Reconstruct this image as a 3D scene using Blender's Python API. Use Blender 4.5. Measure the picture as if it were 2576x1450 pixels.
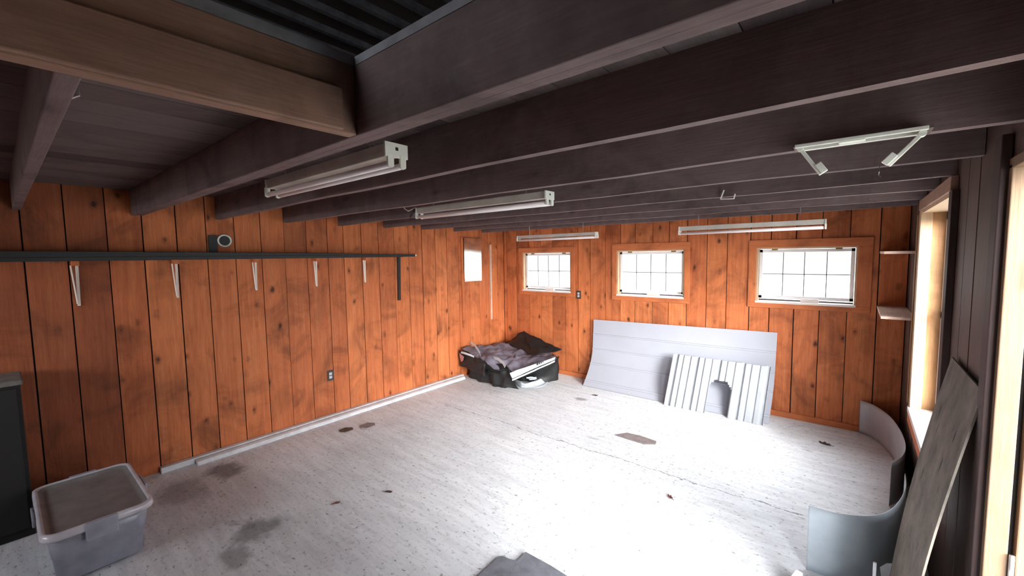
import bpy, math, random
from mathutils import Vector, Matrix, noise as mnoise
random.seed(7)
S = bpy.context.scene
for o in list(bpy.data.objects):
    bpy.data.objects.remove(o)
col = S.collection

# ------------------------------------------------------------------ camera
cam_d = bpy.data.cameras.new('camera')
cam = bpy.data.objects.new('camera', cam_d)
col.objects.link(cam)
cam_d.sensor_width = 36.0
cam_d.sensor_fit = 'HORIZONTAL'
cam_d.lens = 1059.63 / 2576 * 36.0
cam_d.clip_start = 0.02
cam_d.clip_end = 200
fw = Vector((-0.63193704, 0.77130934, -0.07574612))
rt = Vector((0.77413268, 0.63286655, -0.01408967))
up = Vector((-0.03706969, 0.06754133, 0.99702759))
M = Matrix((rt, up, -fw)).transposed().to_4x4()
M.translation = Vector((4.6234, -5.4377, 1.83))
cam.matrix_world = M
S.camera = cam

# ------------------------------------------------------------------ light and exposure
SKY = 14.0
GLOW = 3.8
GLOW_POWER = 12.0
BACK_FILL = 1.7
w = bpy.data.worlds.new('overcast_sky')
S.world = w
w.use_nodes = True
bg = w.node_tree.nodes['Background']
_t = w.node_tree
_tc = _t.nodes.new('ShaderNodeTexCoord')
_sp = _t.nodes.new('ShaderNodeSeparateXYZ')
_t.links.new(_tc.outputs['Generated'], _sp.inputs[0])
_rp = _t.nodes.new('ShaderNodeValToRGB')       # overcast sky, brighter towards the zenith
_rp.color_ramp.elements[0].position = 0.0
_rp.color_ramp.elements[0].color = (0.09, 0.092, 0.094, 1)
_rp.color_ramp.elements[1].position = 0.6
_rp.color_ramp.elements[1].color = (0.42, 0.44, 0.47, 1)
_t.links.new(_sp.outputs[2], _rp.inputs[0])
# the sky is brightest behind the haze to the camera's right, beyond the doorway side
_dot = _t.nodes.new('ShaderNodeVectorMath')
_dot.operation = 'DOT_PRODUCT'
_dot.inputs[1].default_value = Vector((0.84, -0.50, 0.27)).normalized()
_t.links.new(_tc.outputs['Generated'], _dot.inputs[0])
_mx = _t.nodes.new('ShaderNodeMath')
_mx.operation = 'MAXIMUM'
_mx.inputs[1].default_value = 0.0
_t.links.new(_dot.outputs['Value'], _mx.inputs[0])
_pw = _t.nodes.new('ShaderNodeMath')
_pw.operation = 'POWER'
_pw.inputs[1].default_value = GLOW_POWER
_t.links.new(_mx.outputs[0], _pw.inputs[0])
_gs = _t.nodes.new('ShaderNodeVectorMath')
_gs.operation = 'SCALE'
_gs.inputs[0].default_value = (GLOW, GLOW * 0.985, GLOW * 0.97)
_t.links.new(_pw.outputs[0], _gs.inputs['Scale'])
_ad = _t.nodes.new('ShaderNodeVectorMath')
_ad.operation = 'ADD'
_t.links.new(_rp.outputs[0], _ad.inputs[0])
_t.links.new(_gs.outputs[0], _ad.inputs[1])
# extra sky glow added low behind the camera to light the joist sides
_d2 = _t.nodes.new('ShaderNodeVectorMath')
_d2.operation = 'DOT_PRODUCT'
_d2.inputs[1].default_value = Vector((0.10, -1.0, 0.05)).normalized()
_t.links.new(_tc.outputs['Generated'], _d2.inputs[0])
_m2 = _t.nodes.new('ShaderNodeMath')
_m2.operation = 'MAXIMUM'
_m2.inputs[1].default_value = 0.0
_t.links.new(_d2.outputs['Value'], _m2.inputs[0])
_p2 = _t.nodes.new('ShaderNodeMath')
_p2.operation = 'POWER'
_p2.inputs[1].default_value = 16.0
_t.links.new(_m2.outputs[0], _p2.inputs[0])
_s2 = _t.nodes.new('ShaderNodeVectorMath')
_s2.operation = 'SCALE'
_s2.inputs[0].default_value = (BACK_FILL, BACK_FILL, BACK_FILL * 1.05)
_t.links.new(_p2.outputs[0], _s2.inputs['Scale'])
_a2 = _t.nodes.new('ShaderNodeVectorMath')
_a2.operation = 'ADD'
_t.links.new(_ad.outputs[0], _a2.inputs[0])
_t.links.new(_s2.outputs[0], _a2.inputs[1])
_t.links.new(_a2.outputs[0], bg.inputs[0])
bg.inputs[1].default_value = SKY
S.view_settings.view_transform = 'Standard'
S.view_settings.look = 'None'
S.view_settings.gamma = 1
S.view_settings.use_curve_mapping = False
S.view_settings.exposure = 0.75
S.cycles.max_bounces = 10
S.cycles.diffuse_bounces = 4
S.cycles.transparent_max_bounces = 12


def portal(name, loc, rot, sx, sy):
    l = bpy.data.lights.new(name, 'AREA')
    l.shape = 'RECTANGLE'
    l.size = sx
    l.size_y = sy
    l.energy = 1
    l.cycles.is_portal = True
    o = bpy.data.objects.new(name, l)
    col.objects.link(o)
    o.location = loc
    o.rotation_euler = rot


H = math.pi / 2
portal('daylight_portal_6', (1.0, -8.15, 1.675), (H, 0, 0), 1.5, 0.75)  # guides sky light through the added low back window
portal('daylight_portal_7', (2.6, -8.15, 3.225), (H, 0, 0), 1.4, 0.75)  # guides sky light through the added loft window
portal('daylight_portal_1', (0.86, 0.15, 1.575), (-H, 0, 0), 0.93, 0.63)
portal('daylight_portal_2', (2.505, 0.15, 1.575), (-H, 0, 0), 0.93, 0.63)
portal('daylight_portal_3', (4.19, 0.15, 1.575), (-H, 0, 0), 0.93, 0.63)
portal('daylight_portal_4', (5.15, -1.71, 1.375), (H, 0, H), 1.30, 1.53)
portal('daylight_portal_5', (5.15, -3.84, 1.05), (H, 0, H), 0.98, 2.10)

# ------------------------------------------------------------------ materials


class NT:
    def __init__(s, name):
        s.m = bpy.data.materials.new(name)
        s.m.use_nodes = True
        s.t = s.m.node_tree
        s.b = s.t.nodes['Principled BSDF']
        s.out = s.t.nodes['Material Output']

    def n(s, typ, **kw):
        x = s.t.nodes.new(typ)
        for k, v in kw.items():
            setattr(x, k, v)
        return x

    def l(s, a, b):
        s.t.links.new(a, b)

    def math(s, op, a, b=None, c=None):
        x = s.n('ShaderNodeMath', operation=op)
        for i, v in enumerate((a, b, c)):
            if v is None:
                continue
            if isinstance(v, (int, float)):
                x.inputs[i].default_value = v
            else:
                s.l(v, x.inputs[i])
        return x.outputs[0]

    def mix(s, f, a, b, blend='MIX'):
        x = s.n('ShaderNodeMix', data_type='RGBA', blend_type=blend)
        for i, v in ((0, f), (6, a), (7, b)):
            if isinstance(v, (int, float)):
                x.inputs[i].default_value = v
            elif isinstance(v, tuple):
                x.inputs[i].default_value = (*v, 1)
            else:
                s.l(v, x.inputs[i])
        return x.outputs[2]

    def coords(s, scale=(1, 1, 1), off=None):
        tc = s.n('ShaderNodeTexCoord')
        mp = s.n('ShaderNodeMapping')
        mp.inputs['Scale'].default_value = scale
        s.l(tc.outputs['Object'], mp.inputs[0])
        if off is not None:
            s.l(off, mp.inputs['Location'])
        return mp.outputs[0]

    def noise(s, vec, scale, detail=3, rough=0.55, dist=0.0):
        x = s.n('ShaderNodeTexNoise')
        x.inputs['Scale'].default_value = scale
        x.inputs['Detail'].default_value = detail
        x.inputs['Roughness'].default_value = rough
        x.inputs['Distortion'].default_value = dist
        s.l(vec, x.inputs['Vector'])
        return x.outputs['Fac']

    def ramp(s, f, stops):
        x = s.n('ShaderNodeValToRGB')
        e = x.color_ramp.elements
        while len(e) < len(stops):
            e.new(0.5)
        for k, (p, c) in enumerate(stops):
            e[k].position = p
            c = (c, c, c) if isinstance(c, (int, float)) else c
            e[k].color = (*c, 1)
        s.l(f, x.inputs[0])
        return x.outputs[0]

    def bump(s, h, strength=0.3, dist=0.01):
        x = s.n('ShaderNodeBump')
        x.inputs['Strength'].default_value = strength
        x.inputs['Distance'].default_value = dist
        s.l(h, x.inputs['Height'])
        s.l(x.outputs[0], s.b.inputs['Normal'])


def flat(name, c, rough=0.5, metal=0.0, vary=0.12, scale=6.0, spec=0.5, bump=0.0):
    g = NT(name)
    v = g.coords()
    f = g.noise(v, scale, 4, 0.6)
    k = g.ramp(f, [(0.3, 1 - vary), (0.7, 1 + vary * 0.3)])
    g.l(g.mix(1.0, c, k, 'MULTIPLY'), g.b.inputs['Base Color'])
    g.b.inputs['Roughness'].default_value = rough
    g.b.inputs['Metallic'].default_value = metal
    g.b.inputs['Specular IOR Level'].default_value = spec
    if bump:
        g.bump(g.noise(v, scale * 6, 4), bump, 0.005)
    return g.m


def wood(name, cols, axis='z', rough=0.6, knots=0.8, stain=0.4, use_attr=True, grain=0.3, spec=0.3, bump=0.25, worn=0.0):
    """board wood: cols = (dark, mid, light); grain runs along axis"""
    g = NT(name)
    lo, hi = 0.55, 9.0
    sc = {'x': (lo, hi, hi), 'y': (hi, lo, hi), 'z': (hi, hi, lo)}[axis]
    ks = {'x': (1.1, 3.6, 3.6), 'y': (3.6, 1.1, 3.6), 'z': (3.4, 3.4, 1.9)}[axis]
    off = None
    if use_attr:
        at = g.n('ShaderNodeAttribute', attribute_name='board')
        sep = g.n('ShaderNodeSeparateColor')
        g.l(at.outputs['Color'], sep.inputs[0])
        r1, r2 = sep.outputs[0], sep.outputs[1]
        cmb = g.n('ShaderNodeCombineXYZ')
        g.l(g.math('MULTIPLY', r1, 31.0), cmb.inputs[0])
        g.l(g.math('MULTIPLY', r2, 17.0), cmb.inputs[1])
        g.l(g.math('MULTIPLY', r2, 23.0), cmb.inputs[2])
        off = cmb.outputs[0]
    v = g.coords(sc, off)
    vk = g.coords(ks, off)
    v1 = g.coords((1, 1, 1), off)
    gr = g.noise(v, 3.0, 5, 0.6, 0.6)
    c = g.ramp(gr, [(0.28, cols[0]), (0.5, cols[1]), (0.74, cols[2])])
    c = g.mix(1 - grain, c, cols[1])
    if use_attr:
        t = g.ramp(r1, [(0.0, (0.56, 0.52, 0.56)), (0.08, (0.60, 0.56, 0.58)), (0.12, (0.86, 0.80, 0.78)), (0.4, (0.97, 0.95, 0.93)), (0.7, (1.05, 1.05, 1.0)), (1.0, (1.12, 1.17, 1.17))])  # lowest tones hold the painted dimness of the left wall's end boards
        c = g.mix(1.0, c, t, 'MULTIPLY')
    fine = g.noise(v, 14.0, 3, 0.6)
    c = g.mix(1.0, c, g.ramp(fine, [(0.3, 0.86), (0.7, 1.08)]), 'MULTIPLY')
    if stain:
        st = g.noise(v1, 2.2, 5, 0.62, 0.8)
        c = g.mix(1.0, c, g.ramp(st, [(0.3, 1 - stain), (0.52, 1.0), (0.75, 1.12)]), 'MULTIPLY')
    if knots:
        vo = g.n('ShaderNodeTexVoronoi')
        vo.inputs['Scale'].default_value = 1.9
        g.l(vk, vo.inputs['Vector'])
        wv = g.noise(v1, 17, 4, 0.7)
        d = g.math('ADD', vo.outputs['Distance'], g.math('MULTIPLY', wv, 0.30))
        d = g.math('SUBTRACT', d, 0.10)
        k = g.ramp(d, [(0.10, 1 - knots), (0.15, 1 - knots * 0.45), (0.26, 1.0)])
        c = g.mix(1.0, c, k, 'MULTIPLY')
    if worn:
        wn = g.noise(v1, 5.0, 5, 0.7)
        c = g.mix(g.ramp(wn, [(0.5, 0.0), (0.75, worn)]), c, (0.34, 0.30, 0.28))
    g.l(c, g.b.inputs['Base Color'])
    g.b.inputs['Roughness'].default_value = rough
    g.b.inputs['Specular IOR Level'].default_value = spec
    g.bump(fine, bump, 0.004)
    return g.m


ORANGE = ((0.34, 0.086, 0.030), (0.57, 0.168, 0.060), (0.70, 0.275, 0.115))
MT = {}
MT['wall'] = wood('stained_wall_board', ORANGE, 'z', knots=0.8, stain=0.5, grain=0.5)
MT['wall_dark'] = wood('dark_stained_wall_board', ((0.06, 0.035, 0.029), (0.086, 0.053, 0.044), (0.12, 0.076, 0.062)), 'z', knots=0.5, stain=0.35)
MT['casing'] = wood('stained_casing_x', ORANGE, 'x', knots=0.5, stain=0.35, use_attr=False)
MT['casing_z'] = wood('stained_casing_z', ORANGE, 'z', knots=0.4, stain=0.35, use_attr=False)
DARK = ((0.125, 0.088, 0.090), (0.18, 0.130, 0.132), (0.23, 0.170, 0.166))
MT['joist'] = wood('dark_joist_wood_x', DARK, 'x', knots=0.4, stain=0.45, use_attr=False, rough=0.7, worn=0.25)
MT['joist_y'] = wood('dark_joist_wood_y', ((0.20, 0.11, 0.08), (0.32, 0.19, 0.14), (0.42, 0.27, 0.205)), 'y', knots=0.4, stain=0.4, use_attr=False, rough=0.7, worn=0.2)
MT['deck'] = wood('dark_deck_board', ((0.12, 0.095, 0.095), (0.16, 0.125, 0.125), (0.20, 0.155, 0.15)), 'y', knots=0.3, stain=0.3, rough=0.8)
MT['deck_edge'] = flat('grey_weathered_deck_edge', (0.30, 0.31, 0.34), 0.8, vary=0.4, scale=9)
MT['dark_gap'] = flat('black_gap_backing', (0.012, 0.010, 0.010), 0.9)
MT['raw'] = wood('pale_raw_pine', ((0.40, 0.25, 0.15), (0.52, 0.36, 0.23), (0.60, 0.44, 0.30)), 'z', knots=0.45, stain=0.15, use_attr=False)
MT['door_wood'] = wood('weathered_door_pine', ((0.13, 0.075, 0.042), (0.19, 0.12, 0.072), (0.26, 0.17, 0.105)), 'z', knots=0.5, stain=0.25, use_attr=False)
MT['raw_x'] = wood('pale_raw_pine_x', ((0.62, 0.44, 0.30), (0.76, 0.58, 0.44), (0.84, 0.70, 0.56)), 'x', knots=0.3, stain=0.15, use_attr=False)
MT['jamb'] = wood('orange_jamb_pine', ((0.24, 0.11, 0.045), (0.38, 0.20, 0.09), (0.48, 0.29, 0.15)), 'z', knots=0.5, stain=0.4, use_attr=False)
MT['sill'] = flat('pale_painted_sill', (0.80, 0.72, 0.68), 0.6, vary=0.1)
MT['shelf_wood'] = wood('pale_shelf_wood', ((0.50, 0.33, 0.26), (0.66, 0.47, 0.38), (0.78, 0.60, 0.50)), 'y', knots=0.2, stain=0.2, use_attr=False)
MT['vinyl'] = flat('white_window_vinyl', (0.80, 0.80, 0.82), 0.45, vary=0.06)
MT['grid'] = flat('grey_window_grid', (0.16, 0.14, 0.15), 0.5)
MT['brass'] = flat('old_brass', (0.25, 0.19, 0.06), 0.5, 0.6)
MT['white_metal'] = flat('white_enamel', (0.80, 0.82, 0.76), 0.35, vary=0.06)
MT['grime_metal'] = flat('grimy_enamel', (0.55, 0.52, 0.47), 0.5, vary=0.25)
MT['tube'] = flat('unlit_fluorescent_tube', (0.86, 0.78, 0.78), 0.5, vary=0.03)
MT['black_metal'] = flat('black_painted_steel', (0.018, 0.019, 0.021), 0.55)
MT['steel'] = flat('dull_steel', (0.45, 0.45, 0.45), 0.4, 0.8)
MT['bracket'] = flat('cream_painted_bracket', (0.88, 0.80, 0.72), 0.5)
MT['pvc'] = flat('dusty_white_trim', (0.72, 0.73, 0.77), 0.5, vary=0.25, scale=10)
MT['plate'] = flat('brown_outlet_plate', (0.05, 0.04, 0.04), 0.4)
MT['receptacle'] = flat('grey_receptacle', (0.62, 0.62, 0.66), 0.4)
MT['slot'] = flat('black_slot', (0.01, 0.01, 0.01), 0.6)
MT['panel'] = flat('pale_lilac_steel_sheet', (0.40, 0.415, 0.475), 0.42, vary=0.05, scale=3, spec=0.4)
MT['ribbed'] = flat('white_ribbed_steel', (0.42, 0.445, 0.48), 0.38, vary=0.08, scale=12)
MT['slate'] = flat('grey_slate', (0.17, 0.178, 0.21), 0.7, vary=0.35, scale=14, bump=0.4)
MT['curved'] = flat('dull_sheet_metal', (0.46, 0.46, 0.49), 0.5, 0.15, vary=0.12, scale=7)
MT['curved_blue'] = flat('blue_grey_sheet_metal', (0.50, 0.58, 0.64), 0.5, 0.1, vary=0.12, scale=7)
MT['tarp_black'] = flat('black_woven_plastic', (0.009, 0.009, 0.010), 0.55, vary=0.3, scale=12, bump=0.5)
MT['tarp_grey'] = flat('grey_purple_fabric', (0.17, 0.15, 0.19), 0.65, vary=0.5, scale=7, bump=0.5)
MT['white_plastic'] = flat('white_plastic_film', (0.56, 0.61, 0.65), 0.35, vary=0.12, scale=14)
MT['pink'] = flat('pinkish_print', (0.42, 0.20, 0.19), 0.6)
MT['cabinet'] = flat('black_panel_face', (0.018, 0.018, 0.018), 0.7)
MT['cab_top'] = flat('grey_panel_edge', (0.20, 0.19, 0.18), 0.7, vary=0.4, scale=20)
MT['ground'] = flat('pale_outdoor_gravel', (0.30, 0.31, 0.28), 0.9, vary=0.3, scale=4)
MT['chip'] = flat('pinkish_grey_chip', (0.27, 0.22, 0.22), 0.8, vary=0.3, scale=18)
MT['chip_dark'] = flat('brown_bark', (0.10, 0.065, 0.05), 0.8, vary=0.3, scale=18)
MT['leaf'] = flat('dry_red_leaf', (0.16, 0.05, 0.035), 0.7)
MT['leaf_dark'] = flat('dry_brown_leaf', (0.06, 0.04, 0.035), 0.7)
MT['plyedge'] = flat('ply_edge', (0.16, 0.14, 0.12), 0.8)
MT['foliage'] = flat('outdoor_foliage', (0.16, 0.22, 0.08), 0.8, vary=0.5, scale=5)
MT['trunk'] = flat('outdoor_bark', (0.09, 0.07, 0.05), 0.9)


def m_ply():
    g = NT('weathered_plywood')
    v = g.coords((2.4, 2.4, 1.7))
    c = g.ramp(g.noise(v, 3.2, 7, 0.62, 0.3), [(0.28, (0.075, 0.068, 0.055)), (0.5, (0.17, 0.15, 0.125)), (0.75, (0.27, 0.235, 0.20))])
    v2 = g.coords((8, 8, 2.2))
    k = g.ramp(g.noise(v2, 2.4, 2, 0.4), [(0.27, 0.12), (0.33, 1.0)])
    g.l(g.mix(1.0, c, k, 'MULTIPLY'), g.b.inputs['Base Color'])
    g.b.inputs['Roughness'].default_value = 0.85
    g.bump(g.noise(v, 30, 4), 0.4, 0.006)
    return g.m


def m_floor():
    g = NT('worn_concrete')
    v = g.coords()
    base = g.ramp(g.noise(v, 1.1, 6, 0.6, 0.4), [(0.28, (0.62, 0.64, 0.665)), (0.5, (0.73, 0.76, 0.795)), (0.75, (0.80, 0.82, 0.84))])
    vs = g.coords((0.9, 7.0, 1))
    c = g.mix(1.0, base, g.ramp(g.noise(vs, 2.2, 6, 0.7, 0.3), [(0.25, 0.78), (0.6, 1.04)]), 'MULTIPLY')
    sp = g.noise(g.coords((1, 1.6, 1)), 26, 5, 0.7)
    c = g.mix(1.0, c, g.ramp(sp, [(0.33, 0.30), (0.385, 0.80), (0.46, 1.0)]), 'MULTIPLY')
    # dark irregular stains, denser towards the left wall side
    sep = g.n('ShaderNodeSeparateXYZ')
    g.l(v, sep.inputs[0])
    big = g.noise(v, 3.4, 5, 0.65, 1.0)
    k = g.ramp(big, [(0.27, 0.45), (0.36, 1.0)])
    c = g.mix(0.75, c, g.mix(1.0, c, k, 'MULTIPLY'))
    # damp dark patches with ragged edges
    for (px, py, rx, ry, kk) in ((0.42, -4.30, 0.20, 0.16, 0.55), (1.55, -4.42, 0.13, 0.20, 0.5), (1.72, -4.62, 0.14, 0.10, 0.45), (1.98, -0.84, 0.10, 0.07, 0.5), (0.55, -4.62, 0.3, 0.2, 0.35)):
        ex = g.math('DIVIDE', g.math('SUBTRACT', sep.outputs[0], px), rx)
        ey = g.math('DIVIDE', g.math('SUBTRACT', sep.outputs[1], py), ry)
        rr = g.math('ADD', g.math('SQRT', g.math('ADD', g.math('MULTIPLY', ex, ex), g.math('MULTIPLY', ey, ey))), g.math('MULTIPLY', g.math('SUBTRACT', big, 0.5), 1.6))
        c = g.mix(1.0, c, g.ramp(rr, [(0.55, 1 - kk), (1.0, 1.0)]), 'MULTIPLY')
    # long shrinkage crack along X near y = -2.02
    wob = g.math('MULTIPLY', g.math('SUBTRACT', g.noise(v, 1.6, 7, 0.75), 0.5), 0.22)
    wob2 = g.math('MULTIPLY', g.math('SUBTRACT', g.noise(v, 30, 2, 0.6), 0.5), 0.02)
    d = g.math('ABSOLUTE', g.math('ADD', g.math('ADD', sep.outputs[1], 2.02), g.math('ADD', wob, wob2)))
    gate = g.math('MULTIPLY', g.noise(v, 8, 4, 0.8), 0.024)
    line = g.math('LESS_THAN', d, g.math('SUBTRACT', gate, 0.0075))
    xr = g.math('MULTIPLY', g.math('GREATER_THAN', sep.outputs[0], 0.7), g.math('LESS_THAN', sep.outputs[0], 4.4))
    c = g.mix(g.math('MULTIPLY', g.math('MULTIPLY', line, xr), 0.75), c, (0.16, 0.16, 0.17))
    g.l(c, g.b.inputs['Base Color'])
    g.b.inputs['Roughness'].default_value = 0.8
    g.b.inputs['Specular IOR Level'].default_value = 0.35
    g.bump(g.noise(v, 34, 6, 0.7), 0.35, 0.006)
    return g.m


def m_glass():
    g = NT('window_glass')
    tr = g.n('ShaderNodeBsdfTransparent')
    gl = g.n('ShaderNodeBsdfGlossy')
    gl.inputs['Roughness'].default_value = 0.05
    mx = g.n('ShaderNodeMixShader')
    mx.inputs[0].default_value = 0.06
    tr.inputs[0].default_value = (0.97, 0.98, 0.97, 1)
    g.l(tr.outputs[0], mx.inputs[1])
    g.l(gl.outputs[0], mx.inputs[2])
    g.l(mx.outputs[0], g.out.inputs[0])
    return g.m


def m_mirror():
    g = NT('old_mirror')
    v = g.coords()
    g.b.inputs['Metallic'].default_value = 1
    g.l(g.ramp(g.noise(v, 6, 4), [(0.3, (0.75, 0.77, 0.72)), (0.7, (0.9, 0.9, 0.88))]), g.b.inputs['Base Color'])
    g.b.inputs['Roughness'].default_value = 0.09
    g.bump(g.noise(v, 4, 2), 0.05, 0.01)
    return g.m


def m_tote(name, c, alpha):
    g = NT(name)
    v = g.coords()
    k = g.ramp(g.noise(v, 10, 4), [(0.3, 0.8), (0.7, 1.1)])
    g.l(g.mix(1.0, c, k, 'MULTIPLY'), g.b.inputs['Base Color'])
    g.b.inputs['Roughness'].default_value = 0.22
    g.b.inputs['Alpha'].default_value = alpha
    return g.m


MT['ply'] = m_ply()
MT['floor'] = m_floor()
MT['glass'] = m_glass()
MT['mirror'] = m_mirror()
MT['tote'] = m_tote('translucent_tote_plastic', (0.42, 0.43, 0.52), 0.72)
MT['tote_lid'] = m_tote('dusty_tote_lid', (0.24, 0.235, 0.23), 0.97)
MT['tote_rim'] = m_tote('pale_tote_rim', (0.62, 0.60, 0.66), 1.0)

# ------------------------------------------------------------------ mesh helpers


class MB:
    def __init__(s):
        s.v, s.f, s.mi, s.bd = [], [], [], []

    def face(s, idx, mi=0, bd=(0.5, 0.5)):
        s.f.append(tuple(idx))
        s.mi.append(mi)
        s.bd.append(bd)

    def poly(s, pts, mi=0, bd=(0.5, 0.5)):
        b = len(s.v)
        s.v += [tuple(p) for p in pts]
        s.face(range(b, b + len(pts)), mi, bd)
        return s

    def box(s, a, b, mi=0, bd=(0.5, 0.5)):
        x0, y0, z0 = [min(p, q) for p, q in zip(a, b)]
        x1, y1, z1 = [max(p, q) for p, q in zip(a, b)]
        n = len(s.v)
        s.v += [(x0, y0, z0), (x1, y0, z0), (x1, y1, z0), (x0, y1, z0), (x0, y0, z1), (x1, y0, z1), (x1, y1, z1), (x0, y1, z1)]
        for q in ((0, 3, 2, 1), (4, 5, 6, 7), (0, 1, 5, 4), (1, 2, 6, 5), (2, 3, 7, 6), (3, 0, 4, 7)):
            s.face([n + i for i in q], mi, bd)
        return s

    def bar(s, p, q, wx, wy, upv=(0, 0, 1), mi=0):
        """rectangular bar from p to q; wx across, wy along upv"""
        p, q = Vector(p), Vector(q)
        d = (q - p).normalized()
        u = Vector(upv)
        x = d.cross(u)
        if x.length < 1e-4:
            x = d.cross(Vector((1, 0, 0)))
        x.normalize()
        y = x.cross(d).normalized()
        n = len(s.v)
        for c in (p, q):
            for sx, sy in ((-1, -1), (1, -1), (1, 1), (-1, 1)):
                s.v.append(tuple(c + x * sx * wx / 2 + y * sy * wy / 2))
        for f in ((0, 3, 2, 1), (4, 5, 6, 7), (0, 1, 5, 4), (1, 2, 6, 5), (2, 3, 7, 6), (3, 0, 4, 7)):
            s.face([n + i for i in f], mi)
        return s

    def tube(s, pts, r, k=12, cap=True, mi=0):
        pts = [Vector(p) for p in pts]
        rings = []
        for i, p in enumerate(pts):
            d = (pts[min(i + 1, len(pts) - 1)] - pts[max(i - 1, 0)]).normalized()
            a = d.cross(Vector((0, 0, 1)))
            if a.length < 1e-3:
                a = Vector((1, 0, 0))
            a.normalize()
            b = d.cross(a)
            rr = r[i] if isinstance(r, (list, tuple)) else r
            n = len(s.v)
            for j in range(k):
                t = 2 * math.pi * j / k
                s.v.append(tuple(p + a * rr * math.cos(t) + b * rr * math.sin(t)))
            rings.append(n)
        for i in range(len(rings) - 1):
            for j in range(k):
                s.face((rings[i] + j, rings[i] + (j + 1) % k, rings[i + 1] + (j + 1) % k, rings[i + 1] + j), mi)
        if cap:
            s.face([rings[0] + j for j in reversed(range(k))], mi)
            s.face([rings[-1] + j for j in range(k)], mi)
        return s

    def prism(s, pts, d, mi=0):
        """extrude polygon (3D points) by vector d"""
        d = Vector(d)
        k = len(pts)
        n = len(s.v)
        s.v += [tuple(p) for p in pts] + [tuple(Vector(p) + d) for p in pts]
        s.face([n + i for i in reversed(range(k))], mi)
        s.face([n + k + i for i in range(k)], mi)
        for i in range(k):
            j = (i + 1) % k
            s.face((n + i, n + j, n + k + j, n + k + i), mi)
        return s

    def grid(s, rows, mi=0, closed=False):
        n = len(s.v)
        k = len(rows[0])
        for r in rows:
            s.v += [tuple(p) for p in r]
        for i in range(len(rows) - 1):
            for j in range(k if closed else k - 1):
                jj = (j + 1) % k
                s.face((n + i * k + j, n + i * k + jj, n + (i + 1) * k + jj, n + (i + 1) * k + j), mi)
        return s

    def build(s, name, mats, parent=None, bevel=0.0, smooth=False, solid=0.0, board=False, origin=None, fix=True):
        me = bpy.data.meshes.new(name)
        if origin is None:
            org = Vector((0, 0, 0))
        else:
            org = Vector(origin)
        pw = Vector(parent.location) if parent is not None and parent.parent is None else Vector((0, 0, 0))
        if parent is not None and parent.parent is not None:
            pw = Vector(parent.parent.location) + Vector(parent.location)
        me.from_pydata([tuple(Vector(v) - org - pw) for v in s.v], [], s.f)
        if not isinstance(mats, (list, tuple)):
            mats = [mats]
        for m in mats:
            me.materials.append(MT[m])
        for p, i in zip(me.polygons, s.mi):
            p.material_index = i
            p.use_smooth = smooth
        if board:
            ca = me.color_attributes.new('board', 'FLOAT_COLOR', 'CORNER')
            for p, b in zip(me.polygons, s.bd):
                for li in p.loop_indices:
                    ca.data[li].color = (b[0], b[1], 0, 1)
        if fix:
            import bmesh
            bm = bmesh.new()
            bm.from_mesh(me)
            bmesh.ops.recalc_face_normals(bm, faces=bm.faces)
            bm.to_mesh(me)
            bm.free()
        me.update()
        o = bpy.data.objects.new(name, me)
        col.objects.link(o)
        if parent is not None:
            o.parent = parent
        o.location = org
        if solid:
            md = o.modifiers.new('thick', 'SOLIDIFY')
            md.thickness = solid
            md.offset = 0
        if bevel:
            md = o.modifiers.new('bevel', 'BEVEL')
            md.width = bevel
            md.segments = 2
            md.limit_method = 'ANGLE'
        return o


def struct(o):
    o['kind'] = 'structure'
    return o


def tag(o, label, cat, group=None):
    o['label'] = label
    o['category'] = cat
    if group:
        o['group'] = group
    return o


def thing(name, loc, label, cat, group=None):
    o = bpy.data.objects.new(name, None)
    o.empty_display_size = 0.1
    col.objects.link(o)
    o.location = loc
    return tag(o, label, cat, group)


def sroot(name, loc):
    o = bpy.data.objects.new(name, None)
    o.empty_display_size = 0.1
    col.objects.link(o)
    o.location = loc
    return struct(o)


def subtract(rects, hole):
    hx0, hx1, hz0, hz1 = hole
    out = []
    for (x0, x1, z0, z1) in rects:
        if hx1 <= x0 or hx0 >= x1 or hz1 <= z0 or hz0 >= z1:
            out.append((x0, x1, z0, z1))
            continue
        if z0 < hz0:
            out.append((x0, x1, z0, hz0))
        if z1 > hz1:
            out.append((x0, x1, hz1, z1))
        a, b = max(z0, hz0), min(z1, hz1)
        if x0 < hx0:
            out.append((x0, hx0, a, b))
        if x1 > hx1:
            out.append((hx1, x1, a, b))
    return out


def board_wall(name, gaps, z0, z1, holes, to3, thick=0.02, back=0.14, zback=4.0, span=None, gw=0.010, mat='wall'):
    """vertical boards between the gap positions; to3(u, depth, z) maps to the room"""
    mb = MB()
    gaps = sorted(gaps)
    for a, b in zip(gaps[:-1], gaps[1:]):
        bd = (random.uniform(0.13, 1.0), random.random())
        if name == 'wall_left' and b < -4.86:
            bd = (0.03, bd[1])          # browner tone paints the dimness of the wall's left end into its boards
        g1 = gw * random.uniform(0.4, 1.1)
        rs = [(a + g1 / 2, b - g1 / 2, z0, z1)]
        for h in holes:
            rs = subtract(rs, h)
        dz = random.uniform(0, 0.003)
        for (u0, u1, w0, w1) in rs:
            mb.box(to3(u0, dz, w0), to3(u1, thick, w1), 0, bd)
    lo, hi = span or (gaps[0], gaps[-1])
    rs = [(lo, hi, -0.1, zback)]
    for h in holes:
        rs = subtract(rs, h)
    for (u0, u1, w0, w1) in rs:
        mb.box(to3(u0, thick, w0), to3(u1, back, w1), 1)
    return struct(mb.build(name, [mat, 'dark_gap'], board=True))


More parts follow.
